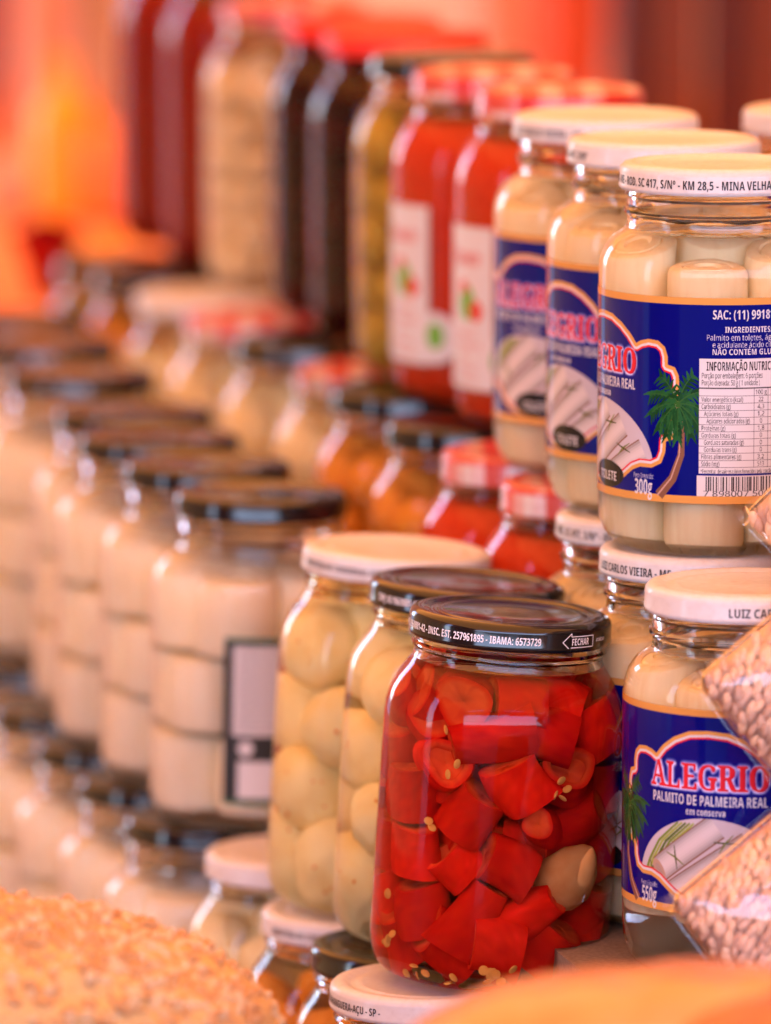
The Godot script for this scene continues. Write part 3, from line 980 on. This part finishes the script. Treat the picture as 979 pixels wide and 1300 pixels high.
# ---------------------------------------------------------------- setting
func build_setting():
	M.palm_label = mat(Color.WHITE, 0.09, 0.3)
	M.palm_label.albedo_texture = label_art()
	M.tomato_ink = mat(lin(0.6, 0.05, 0.04), 0.5)
	M.leaf_green = mat(lin(0.14, 0.4, 0.04), 0.5)
	var g := PlaneMesh.new()
	g.size = Vector2(60, 60)
	structure("ground", g, M.paving, Vector3(0, -0.8, 0))
	var t := BoxMesh.new()
	t.size = Vector3(2.4, 0.04, 4.2)
	structure("table", t, M.wood, Vector3(0, -0.02, -3.7))
	structure("awning", awning_mesh(), M.awning)
	structure("awning_valance", curtain_mesh(Vector2(-2.2, 0.06), Vector2(2.0, 0.06), 1.18, 1.5), M.awning)
	# step that carries the right-hand rows
	structure("display_step", prism([Vector2(74, -2168), Vector2(400, -2168), Vector2(300, -3590), Vector2(-250, -3590), Vector2(-62, -2760)], 4, 145), M.cloth)
	# low blocks on the table that carry the bags in front
	structure("front_riser", prism([Vector2(-240, -1990), Vector2(-30, -1990), Vector2(-30, -2130), Vector2(-240, -2130)], 4, 86), M.wood)
	structure("front_riser_right", prism([Vector2(-10, -1760), Vector2(330, -1760), Vector2(330, -2140), Vector2(-10, -2140)], 4, 107), M.wood)
	# side cloths and the rear cloth of the stall
	structure("rear_curtain", curtain_mesh(Vector2(-1.7, -5.6), Vector2(1.5, -5.6), -0.8, 1.5), M.curtain)
	structure("side_curtain_right", curtain_mesh(Vector2(1.5, -5.6), Vector2(1.5, -1.2), -0.8, 1.5), M.side_cloth)
	structure("side_curtain_left", curtain_mesh(Vector2(-1.7, -4.6), Vector2(-1.7, -1.95), -0.8, 1.5), M.side_sheet)
	structure("side_curtain_front", curtain_mesh(Vector2(-1.7, -1.72), Vector2(-1.7, -0.2), -0.8, 1.5), M.side_cloth)
	# the stall across the alley
	var wall := BoxMesh.new()
	wall.size = Vector3(14, 1.8, 0.2)
	structure("wall_opposite", wall, M.plaster, Vector3(0, 0.1, 2.6))

func prism(points: Array, y0: float, y1: float) -> ArrayMesh:
	var st := SurfaceTool.new()
	st.begin(Mesh.PRIMITIVE_TRIANGLES)
	st.set_smooth_group(-1)
	var p := PackedVector2Array(points)
	var t := Geometry2D.triangulate_polygon(p)
	var v := func(q: Vector2, y: float): return Vector3(q.x, y, q.y) * MM
	for k in range(0, t.size(), 3):
		var tri := [p[t[k]], p[t[k + 1]], p[t[k + 2]]]
		if (tri[1] - tri[0]).cross(tri[2] - tri[0]) < 0.0:
			tri.reverse()
		for q in tri:
			st.add_vertex(v.call(q, y1))
		for q in [tri[2], tri[1], tri[0]]:
			st.add_vertex(v.call(q, y0))
	var clock := Geometry2D.is_polygon_clockwise(p)
	for k in p.size():
		var a := p[k]
		var b := p[(k + 1) % p.size()]
		var quad := [[a, y0], [b, y0], [b, y1], [a, y0], [b, y1], [a, y1]]
		if clock:
			quad.reverse()
		for q in quad:
			st.add_vertex(v.call(q[0], q[1]))
	st.generate_normals()
	return st.commit()

func curtain_mesh(a: Vector2, b: Vector2, y0: float, y1: float) -> ArrayMesh:
	var st := SurfaceTool.new()
	st.begin(Mesh.PRIMITIVE_TRIANGLES)
	st.set_smooth_group(0)
	var n := 80
	var side := (b - a).normalized().orthogonal()
	var at := func(i: int, y: float):
		var u := float(i) / n
		var p := a.lerp(b, u) + side * 0.03 * sin(u * 60.0 + 1.3 * sin(u * 17.0))
		return Vector3(p.x, y, p.y)
	for i in n:
		for w in [[0, y0], [1, y0], [0, y1], [1, y0], [1, y1], [0, y1]]:
			st.add_vertex(at.call(i + w[0], w[1]))
	st.generate_normals()
	return st.commit()

func awning_mesh() -> ArrayMesh:
	var st := SurfaceTool.new()
	st.begin(Mesh.PRIMITIVE_TRIANGLES)
	st.set_smooth_group(0)
	var nx := 24
	var nz := 24
	var at := func(i: int, k: int):
		var x := lerpf(-2.2, 2.0, float(i) / nx)
		var z := lerpf(-6.0, 0.05, float(k) / nz)
		return Vector3(x, 1.52 - 0.05 * sin(float(k) / nz * PI * 3.0) ** 2 + 0.02 * sin(x * 4.0), z)
	for i in nx:
		for k in nz:
			for w in [[0, 0], [0, 1], [1, 0], [1, 0], [0, 1], [1, 1]]:
				st.add_vertex(at.call(i + w[0], k + w[1]))
	st.generate_normals()
	return st.commit()

func build_right_rows():
	var up := "jars on the upper tier of the right row"
	var low := "jars on the lower tier of the right row"
	# lower tier, front to back
	palm_jar("white-lidded palm heart jar, whole blue front label showing, behind the seed bags", low, 121.5, 146, -2213, deg_to_rad(-21), 130.0, [["LUIZ CARLOS VIEIRA - ME", -0.25, 0.85, 0]], 19.0, 7.5)
	palm_jar("lower white-lidded jar wedged between the pepper jar and the full-label jar", low, 109, 146, -2297, deg_to_rad(-60), 130.0, [["LUIZ CARLOS VIEIRA - ME", -0.85, 0.75, 1]])
	palm_jar("lower white-lidded jar just right of the lower red sauce jars", low, 96, 146, -2381, deg_to_rad(-70), 130.0, [["ROD. SC 417, S/Nº - KM 28,5", -0.8, 0.75, 1]])
	full_jar("tomato_sauce_jar", "lower red sauce jar with checked lid, nearer the white lids", low, 75.7, 148, -2464, 128.0, M.gingham, M.tomato, 33.0)
	full_jar("tomato_sauce_jar", "lower red sauce jar with checked lid, next to a black lid", low, 54.3, 148, -2548, 128.0, M.gingham, M.tomato, 33.0)
	ball_jar("pickled_fruit_jar", "lower black-lidded jar of orange fruit left of the checked lids", low, 34.5, 148, -2636, 128.0, M.black_lid, "fruit", M.orange_fruit, 11.0)
	ball_jar("pickled_fruit_jar", "second lower black-lidded jar of orange fruit, beyond the first", low, 12, 148, -2742, 128.0, M.black_lid, "fruit", M.orange_fruit, 11.0)
	ball_jar("onion_jar", "blurred jar of pale onions with a small checked lid below the dark jars", low, -7, 148, -2830, 126.0, M.gingham, "onion", M.onion, 14.0, Vector2.ZERO, null, 40, 31.0)
	ball_jar("onion_jar", "blurred jar of pale onions under a black lid below the dark jars", low, -32, 148, -2918, 128.0, M.black_lid, "onion", M.onion, 14.0, Vector2.ZERO, null, 40)
	ball_jar("onion_jar", "far blurred jar of pale onions with red checked lid", low, -58, 148, -3010, 128.0, M.gingham, "onion", M.onion, 14.0, Vector2.ZERO, null, 40, 33.0)
	ball_jar("onion_jar", "far blurred jar with a white lid in front of the dark red jars", low, -82, 148, -3105, 128.0, M.white_lid, "onion", M.onion, 14.0, Vector2.ZERO, null, 40)
	ball_jar("pickled_fruit_jar", "far lower jar with a dark lid beneath the dark red jars", low, -106, 148, -3200, 128.0, M.black_lid, "fruit", M.orange_fruit, 11.0)
	ball_jar("pickled_fruit_jar", "farthest black-lidded jar of the lower right tier, by the fruit basket", low, -128, 148, -3290, 124.0, M.black_lid, "fruit", M.olive, 11.0)
	# upper tier, front to back
	palm_jar("nearest upper palm heart jar showing its nutrition table and bar code", up, 115.5, 276, -2302, deg_to_rad(-73), 133.0, [["LUIZ CARLOS VIEIRA - ME - ROD. SC 417, S/Nº - KM 28,5 - MINA VELHA -", 0.52, 0.72, 2]])
	palm_jar("second upper palm heart jar from the front, its palm tree showing", up, 100, 276, -2400, deg_to_rad(-62), 133.0, [["ROD. SC 417, S/Nº", -1.3, 0.75, 1]])
	palm_jar("third upper palm heart jar, its dark oval showing, beside the red sauce", up, 82.5, 276, -2503, deg_to_rad(-45), 133.0, [["LUIZ CARLOS VIEIRA - ME - ROD. SC 417", -0.5, 0.75, 1]])
	tomato_labels(full_jar("tomato_sauce_jar", "upper red sauce jar next to the palm heart jars, checked lid", up, 68.5, 276, -2626, 133.0, M.gingham, M.tomato, 33.0))
	tomato_labels(full_jar("tomato_sauce_jar", "upper red sauce jar with a round leaf seal, next to the olive jar", up, 44, 276, -2716, 133.0, M.gingham, M.tomato, 33.0))
	ball_jar("olive_jar", "upper black-lidded jar of green-brown olives beside the red sauce", up, 28, 276, -2806, 133.0, M.black_lid, "olive", M.olive, 11.5)
	ball_jar("plum_preserve_jar", "nearer of two dark purple preserve jars with red lids", up, 8.5, 276, -2938, 133.0, M.red_lid, "plum", M.plum, 10.5, Vector2.ZERO, M.glass_plum, 90, 36.0)
	ball_jar("plum_preserve_jar", "farther of two dark purple preserve jars with red lids", up, -10.5, 276, -3026, 133.0, M.red_lid, "plum", M.plum, 10.5, Vector2.ZERO, M.glass_plum, 90, 36.0)
	ball_jar("cauliflower_jar", "blurred upper jar of cream pickles with a checked lid", up, -43.5, 276, -3142, 133.0, M.gingham, "floret", M.cauliflower, 9.0, Vector2.ZERO, null, 80, 34.0)
	full_jar("dark_syrup_jar", "dark red syrup jar right behind the cream pickles", up, -66, 276, -3240, 150.0, M.black_lid, M.dark_syrup, 35.0)
	full_jar("dark_syrup_jar", "farthest dark red syrup jar at the end of the upper tier", up, -92, 276, -3340, 152.0, M.black_lid, M.dark_syrup, 35.0)
	# the jar of the next row that just shows at the right edge
	palm_jar("white-lidded jar cut off by the right edge behind the palm heart jars", up, 170, 276, -2530, deg_to_rad(-40), 133.0, [])
	structure("display_riser", prism([Vector2(165, -2440), Vector2(330, -2440), Vector2(330, -2640), Vector2(165, -2640)], 146, 275), M.cloth)

func build_left_rows():
	var up := "jars on the upper tier of the left row"
	var low := "jars on the lower tier of the left row"
	pepper_jar()
	var o := ball_jar("onion_jar", "black-lidded jar of round pale onions right behind the pepper jar", up, 21.5, 126, -2354, 129.0, M.black_lid, "onion", M.onion, 15.0, Vector2(0.062, 0), M.glass_amber, 44)
	part("lettering", bent_text("CNPJ: 03.196/0001-42 - INSC. EST. 257961895", sans_bold, 2.5, 35.0, -0.5, 123.6, 0.6, 1), M.print_white, o.get_node("lid"))
	specks(o)
	o = ball_jar("onion_jar", "white-lidded jar of round pale onions, second behind the pepper jar", up, -3.5, 122, -2435, 133.0, M.white_lid, "onion", M.onion, 15.5, Vector2(0.06, 0), M.glass_amber, 44)
	part("lettering", bent_text("INDÚSTRIA DE CONSERVAS ARTESANAIS", sans_bold, 2.4, 35.0, -0.55, 127.5, 0.75, 1), M.print_black, o.get_node("lid"))
	specks(o)
	var slices := [[-51, 126, -2584, "nearest black-lidded jar of palm slices with the bordered pink label"], [-74, 126, -2669, "second jar of palm slices behind the pink-label jar"], [-96.5, 126, -2753, "third jar of palm slices behind the pink-label jar"], [-110, 126, -2838, "fourth jar of palm slices behind the pink-label jar"], [-139, 126, -2973, "fifth jar of palm slices, at the left edge, partly cut off"], [-161, 126, -3090, "sixth jar of palm slices, blurred, at the left edge"], [-180, 126, -3190, "seventh and farthest jar of palm slices at the left edge"]]
	for s in slices:
		o = slice_jar(s[3], s[0], s[1], s[2], 129.0, Vector2(0.02, 0))
		if s == slices[0]:
			var l := part("label", band(42.0, deg_to_rad(-17), deg_to_rad(52), 12, 77, 32), M.label_dark, o)
			part("text_panel", band(42.15, deg_to_rad(-12), deg_to_rad(48), 39, 74, 32), M.white_label, l)
			part("text_panel", band(42.15, deg_to_rad(-9), deg_to_rad(48), 14.5, 29, 32), M.white_label, l)
			part("seal", disc_on(42.2, deg_to_rad(-5), 34, 3, 3), M.white_label, l)
			for q in 14:
				part("lettering", bent_text("ingredientes palmito água sal acidulante ácido", sans, 1.6, 42.3, deg_to_rad(-10), 72.5 - q * 2.4, 0.8, 0), M.print_black, l)
			part("stripe", band(42.18, deg_to_rad(-17), deg_to_rad(52), 75.6, 77, 32), M.leaf_dark, l)
			part("stripe", band(42.18, deg_to_rad(-17), deg_to_rad(52), 12, 13.6, 32), M.leaf_dark, l)
	# lower tier
	o = ball_jar("pickled_fruit_jar", "white-lidded jar of orange fruit under the pepper jar", low, 15.6, 0, -2263, 129.5, M.white_lid, "fruit", M.orange_fruit, 12.0)
	part("lettering", bent_text("PINDAMONHANGABA - ITANHANGUERA-AÇU - SP - ", sans_bold, 2.6, 35.0, -0.5, 124.0, 0.75, 2), M.print_black, o.get_node("lid"))
	ball_jar("pickled_fruit_jar", "black-lidded jar of orange fruit under the nearer onion jar", low, 8, 0, -2346, 125.5, M.black_lid, "fruit", M.orange_fruit, 12.0)
	o = ball_jar("pickled_fruit_jar", "white-lidded jar of orange fruit under the farther onion jar", low, -11, 0, -2428, 121.5, M.white_lid, "fruit", M.orange_fruit, 12.0)
	part("lettering", bent_text("INDÚSTRIA DE CONSERVAS", sans_bold, 2.4, 35.0, -0.6, 116.0, 0.75, 1), M.print_black, o.get_node("lid"))
	ball_jar("onion_jar", "pink-white lidded jar in the gap between onion jars and palm slices", low, -34, 0, -2510, 127.0, M.white_lid, "onion", M.onion, 14.0)
	var k := 0
	for s in [[-69, -2592], [-91, -2676], [-113, -2760], [-136, -2845], [-158, -2965]]:
		o = slice_jar(["first", "second", "third", "fourth", "fifth"][k] + " lower black-lidded jar from the front in the left row, mostly hidden", s[0], 0, s[1], 125.5)
		k += 1

# crumbs of spice stuck inside the onion jars
func specks(o: Node3D):
	for q in 36:
		var a := rng.randf_range(-1.5, 1.2)
		part("spice_crumb", shaped("crumb", func(): return lathe(ball_profile(0.7, 0.6), 8)), M.spice, o, Vector3(sin(a) * 38.9, rng.randf_range(8, 100), cos(a) * 38.9) * MM, Basis.from_euler(Vector3(rng.randf(), rng.randf(), rng.randf()) * 6.0).scaled(Vector3.ONE * rng.randf_range(0.5, 1.3)))

# ---------------------------------------------------------------- bags
# a clear square pack of seeds with one corner towards the left; half = half its side (mm)
func seed_bag(label: String, tip: Vector3, half: float, thick: float, turn_deg: float, tip_deg: float, yaw_deg: float, seed_: int):
	var o := thing("seed_bag", label, "bag", tip * MM, "clear packs of seeds at the right edge")
	o.position += Vector3(3.0, 0, 0) * MM
	o.basis = Basis(Vector3.UP, deg_to_rad(yaw_deg)) * Basis(Vector3.RIGHT, deg_to_rad(tip_deg)) * Basis(Vector3.BACK, deg_to_rad(turn_deg))
	var g := RandomNumberGenerator.new()
	g.seed = seed_
	var swell := func(u: float, v: float): return thick * pow(maxf(0.0, (1.0 - u * u) * (1.0 - v * v)), 0.42)
	# local: the corner lies at the origin, sides along +x and +y
	var at := func(x: float, y: float, lift: float):
		var u: float = x / half - 1.0
		var v: float = y / half - 1.0
		return Vector3(x, y, swell.call(u, v) + lift)
	var pitch := 3.4
	var n := int(half * 2.0 / pitch)
	var count := 0
	var rest := []
	for s in range(0, 2 * n):
		for i in range(maxi(0, s - n + 1), mini(n, s + 1)):
			var k := s - i
			var x := 1.6 + (i + 0.5 * (k % 2) + g.randf_range(-0.3, 0.3)) * pitch * 0.8
			var y := 1.6 + (k + g.randf_range(-0.3, 0.3)) * pitch
			if x > half * 2.0 - 2.0 or y > half * 2.0 - 2.0:
				continue
			var p: Vector3 = at.call(x, y, -1.3 + g.randf_range(-0.6, 0.5))
			var way: Vector3 = at.call(x + 0.5, y, 0.0) - at.call(x - 0.5, y, 0.0)
			var up: Vector3 = at.call(x, y + 0.5, 0.0) - at.call(x, y - 0.5, 0.0)
			var nrm := way.cross(up).normalized()
			var b := Basis(way.normalized(), nrm.cross(way.normalized()), nrm) * Basis(Vector3.BACK, g.randf_range(-0.45, 0.45) + 0.6) * Basis(Vector3.RIGHT, g.randf_range(-0.3, 0.3))
			b = b.scaled_local(Vector3.ONE * g.randf_range(0.85, 1.15))
			if count < 290:
				part("seed", shaped("bag_seed", func(): return lathe(ball_profile(1.55, 3.0), 10)), [M.nut, M.nut_light, M.nut_dark][g.randi() % 3], o, p * MM, b)
				count += 1
			else:
				rest.append(Transform3D(b, p * MM))
	var mm := MultiMesh.new()
	mm.transform_format = MultiMesh.TRANSFORM_3D
	mm.mesh = meshes["bag_seed"]
	mm.instance_count = rest.size()
	for i in rest.size():
		mm.set_instance_transform(i, rest[i])
	var far := MultiMeshInstance3D.new()
	far.name = "seeds"
	far.multimesh = mm
	far.material_override = M.nut
	far.set_meta("kind", "stuff")
	o.add_child(far, true)
	# the film: front and back, pinched to a seam round the edge, with small wrinkles
	var wrinkle := FastNoiseLite.new()
	wrinkle.seed = seed_
	wrinkle.frequency = 0.11
	var m := 44
	var core := SurfaceTool.new()
	core.begin(Mesh.PRIMITIVE_TRIANGLES)
	core.set_smooth_group(0)
	var film := SurfaceTool.new()
	film.begin(Mesh.PRIMITIVE_TRIANGLES)
	film.set_smooth_group(0)
	var q := func(i: int, k: int, side: float, lift: float):
		var edge := 3.2 if lift > 0.0 else 0.0
		var x := -edge + (half * 2.0 + 2.0 * edge) * i / m
		var y := -edge + (half * 2.0 + 2.0 * edge) * k / m
		var p: Vector3 = at.call(x, y, 0.0)
		var z: float = p.z * side + side * lift * (1.0 if p.z > 0.01 else 0.0)
		if lift > 0.0 and p.z > 0.01:
			z += side * (0.7 * wrinkle.get_noise_2d(x, y) + 0.5 * wrinkle.get_noise_2d(x * 3.0, y * 1.3))
			if i > 0 and i < m and k > 0 and k < m:
				x += 0.3 * wrinkle.get_noise_2d(y, x)
		return Vector3(x, y, z) * MM
	for i in m:
		for k in m:
			for side in [1.0, -1.0]:
				var quad := [[0, 0], [0, 1], [1, 0], [1, 0], [0, 1], [1, 1]]
				if side < 0.0:
					quad.reverse()
				for w in quad:
					film.add_vertex(q.call(i + w[0], k + w[1], side, 0.9))
				for w in quad:
					core.add_vertex(q.call(i + w[0], k + w[1], side, -2.6))
	film.generate_normals()
	core.generate_normals()
	part("packed_seeds", core.commit(), M.nut_dark, o)
	part("film", film.commit(), M.film, o)

# a plump pillow bag: half sizes in mm
func pillow(half: Vector3, bumps: float, freq: float, seed_: int, nx := 72, ny := 48, soft := 0.75) -> ArrayMesh:
	var nz := FastNoiseLite.new()
	nz.seed = seed_
	nz.frequency = freq
	var st := SurfaceTool.new()
	st.begin(Mesh.PRIMITIVE_TRIANGLES)
	st.set_smooth_group(0)
	var at := func(i: int, k: int):
		var a := TAU * i / nx
		var b := PI * k / ny - PI / 2
		var sp := func(t: float, e: float): return signf(t) * pow(absf(t), e)
		var p := Vector3(sp.call(cos(a), soft) * sp.call(cos(b), soft) * half.x, sp.call(sin(b), soft + 0.05) * half.y, sp.call(sin(a), soft) * sp.call(cos(b), soft) * half.z)
		var d := nz.get_noise_3dv(p) * bumps + nz.get_noise_3dv(p * 0.17) * bumps * 2.4
		return (p + p.normalized() * d) * MM
	for i in nx:
		for k in ny:
			for w in [[0, 0], [0, 1], [1, 0], [1, 0], [0, 1], [1, 1]]:
				st.add_vertex(at.call((i + w[0]) % nx, k + w[1]))
	st.generate_normals()
	return st.commit()

func build_bags():
	seed_bag("seed bag corner in front of the full-label jar's shoulder", Vector3(99.6, 253.5, -2150), 48.0, 20.0, -53, -8, 12, 21)
	seed_bag("lowest seed bag, its corner over the jar's weight print", Vector3(90.2, 183.6, -2130), 48.0, 20.0, -54, -12, 14, 22)
	seed_bag("topmost seed bag, only its clear tip showing by the bar code", Vector3(118.1, 297.8, -2215), 48.0, 18.0, -46, -5, 6, 23)
	var o := thing("flour_bag", "plump blurred bag of coarse orange flour in the lower left corner", "bag", Vector3(-132, 140, -2060) * MM)
	var heap := part("filling", pillow(Vector3(97, 56, 64), 2.2, 0.16, 31, 160, 100, 0.6), M.flour, o, Vector3.ZERO, Basis(Vector3.BACK, -0.16))
	var vs: PackedVector3Array = heap.mesh.surface_get_arrays(0)[Mesh.ARRAY_VERTEX]
	var g := RandomNumberGenerator.new()
	g.seed = 77
	for tone in 2:
		var mm := MultiMesh.new()
		mm.transform_format = MultiMesh.TRANSFORM_3D
		mm.mesh = shaped("grain", func(): return lathe(ball_profile(1.0, 1.3), 7))
		mm.instance_count = 3500
		for i in 3500:
			var p := vs[g.randi() % vs.size()].lerp(vs[g.randi() % vs.size()], 0.0) + Vector3(g.randf_range(-1, 1), 0, g.randf_range(-1, 1)) * 1.2 * MM
			mm.set_instance_transform(i, Transform3D(Basis.from_euler(Vector3(g.randf(), g.randf(), g.randf()) * TAU).scaled(Vector3.ONE * g.randf_range(0.6, 2.1)), p))
		var grains := MultiMeshInstance3D.new()
		grains.name = "grains"
		grains.multimesh = mm
		grains.material_override = [M.grain_light, M.grain_dark][tone]
		grains.set_meta("kind", "stuff")
		heap.add_child(grains, true)
	o = thing("orange_bag", "blurred golden bag along the bottom edge in front of the pepper jar", "bag", Vector3(70, 163, -1850) * MM)
	part("filling", pillow(Vector3(82, 58, 60), 2.0, 0.03, 32), M.gold_bag, o, Vector3.ZERO, Basis(Vector3.BACK, 0.12))
	o = thing("orange_bag", "blurred red-orange bag in the lower right corner", "bag", Vector3(140, 166, -1800) * MM)
	part("filling", pillow(Vector3(85, 58, 60), 2.0, 0.03, 33), M.orange_bag, o, Vector3.ZERO, Basis(Vector3.BACK, 0.1))

# ---------------------------------------------------------------- far stall goods, well out of focus
func bottle(label: String, x: float, y: float, z: float, r: float, h: float, body: Material, cap: Material):
	var o := thing("sauce_bottle", label, "bottle", Vector3(x, y, z) * MM, "bottles at the back of the stall")
	part("body", lathe([[0, 0], [r - 2, 0], [r, 2.5], [r, h * 0.62], [r * 0.93, h * 0.68], [r * 0.6, h * 0.76], [r * 0.4, h * 0.82], [r * 0.38, h * 0.93], [0, h * 0.93]], 32), body, o)
	part("cap", lathe([[r * 0.46, h * 0.9], [r * 0.48, h * 0.905], [r * 0.48, h * 0.995], [r * 0.42, h], [0, h]], 24), cap, o)

func packet(label: String, x: float, y: float, z: float, size: Vector3, m: Material, turn := 0.0):
	var o := thing("paper_packet", label, "packet", Vector3(x, y, z) * MM, "packets at the back of the stall")
	o.rotation.y = turn
	part("body", pillow(size * 0.5, 1.0, 0.03, int(x) + 500, 40, 28), m, o, Vector3(0, size.y * 0.5, 0) * MM)
	var fold := BoxMesh.new()
	fold.size = Vector3(size.x * 0.8, size.y * 0.12, 2.0) * MM
	part("folded_top", fold, m, o, Vector3(0, size.y * 1.0, 0) * MM)

func build_background():
	structure("rear_shelf", prism([Vector2(-520, -3600), Vector2(800, -3600), Vector2(800, -5200), Vector2(-520, -5200)], 4, 207), M.shelf_cloth)
	var k := 0
	for x in [164, 195, 226, 257, 288]:
		bottle(["first", "second", "third", "fourth", "fifth"][k] + " dark red sauce bottle from the left at the upper right edge", x, 208, -4450 - 14 * (k % 2), 15.0, 330.0, M.bottle_dark if k % 2 == 0 else M.brown_syrup, M.red_lid)
		k += 1
	packet("blurred orange-red packet left of the dark bottles", 128, 208, -4600, Vector3(52, 320, 60), M.red_paper)
	packet("blurred pink packet behind the checked lids", 84, 208, -4700, Vector3(56, 300, 60), M.pink_paper)
	packet("blurred salmon packet at the upper left corner", -226, 208, -4500, Vector3(46, 330, 50), M.pink_paper)
	packet("blurred brown-red packet at the left edge", -256, 208, -4400, Vector3(24, 330, 50), M.brown_paper)
	packet("blurred pale pink box low at the left edge", -232, 208, -4180, Vector3(30, 38, 40), M.pink_paper)
	bottle("blurred yellow-orange bottle at the upper left", -201, 208, -4150, 19.0, 100.0, M.honey, M.honey)
	packet("blurred tan packet between the yellow bottle and the dark jars", -188, 208, -4480, Vector3(24, 250, 40), M.tan_paper)
	packet("blurred orange packet right of the yellow bottle", -172, 208, -4100, Vector3(30, 62, 40), M.orange_paper)
	var basket := thing("fruit_basket", "blurred small basket of orange fruit beside the dark red bowl", "basket", Vector3(-156, 208, -3690) * MM)
	part("basket", lathe([[0, 0], [16, 0], [19, 14], [22, 22], [20.5, 22], [17, 14], [14, 3], [0, 3]], 28), M.wood, basket)
	for q in 9:
		var t := TAU * q / 7.0
		var rr := 12.0 if q < 7 else 4.0
		part("fruit", shaped("small_fruit", func(): return lathe(ball_profile(7, 7), 14)), M.orange_fruit if q % 3 else M.leaf_green, basket, Vector3(rr * cos(t), 21.0 if q < 7 else 29.0, rr * sin(t)) * MM)
	var o := thing("cherry_bowl", "blurred dark red bowl behind the farthest black lids", "bowl", Vector3(-188, 208, -3700) * MM)
	part("bowl", lathe([[0, 0], [7, 0], [8, 2], [13, 18], [20, 36], [19, 37], [12, 20], [7, 4], [0, 3]], 32), M.dark_syrup, o)
	for q in 14:
		var a := TAU * q / 14.0 * 2.0
		var r := 12.0 if q < 9 else 5.0
		part("cherry", shaped("cherry", func(): return lathe(ball_profile(5, 5), 16)), M.plum, o, Vector3(r * cos(a), 34.0 + (4.0 if q >= 9 else 0.0), r * sin(a)) * MM)
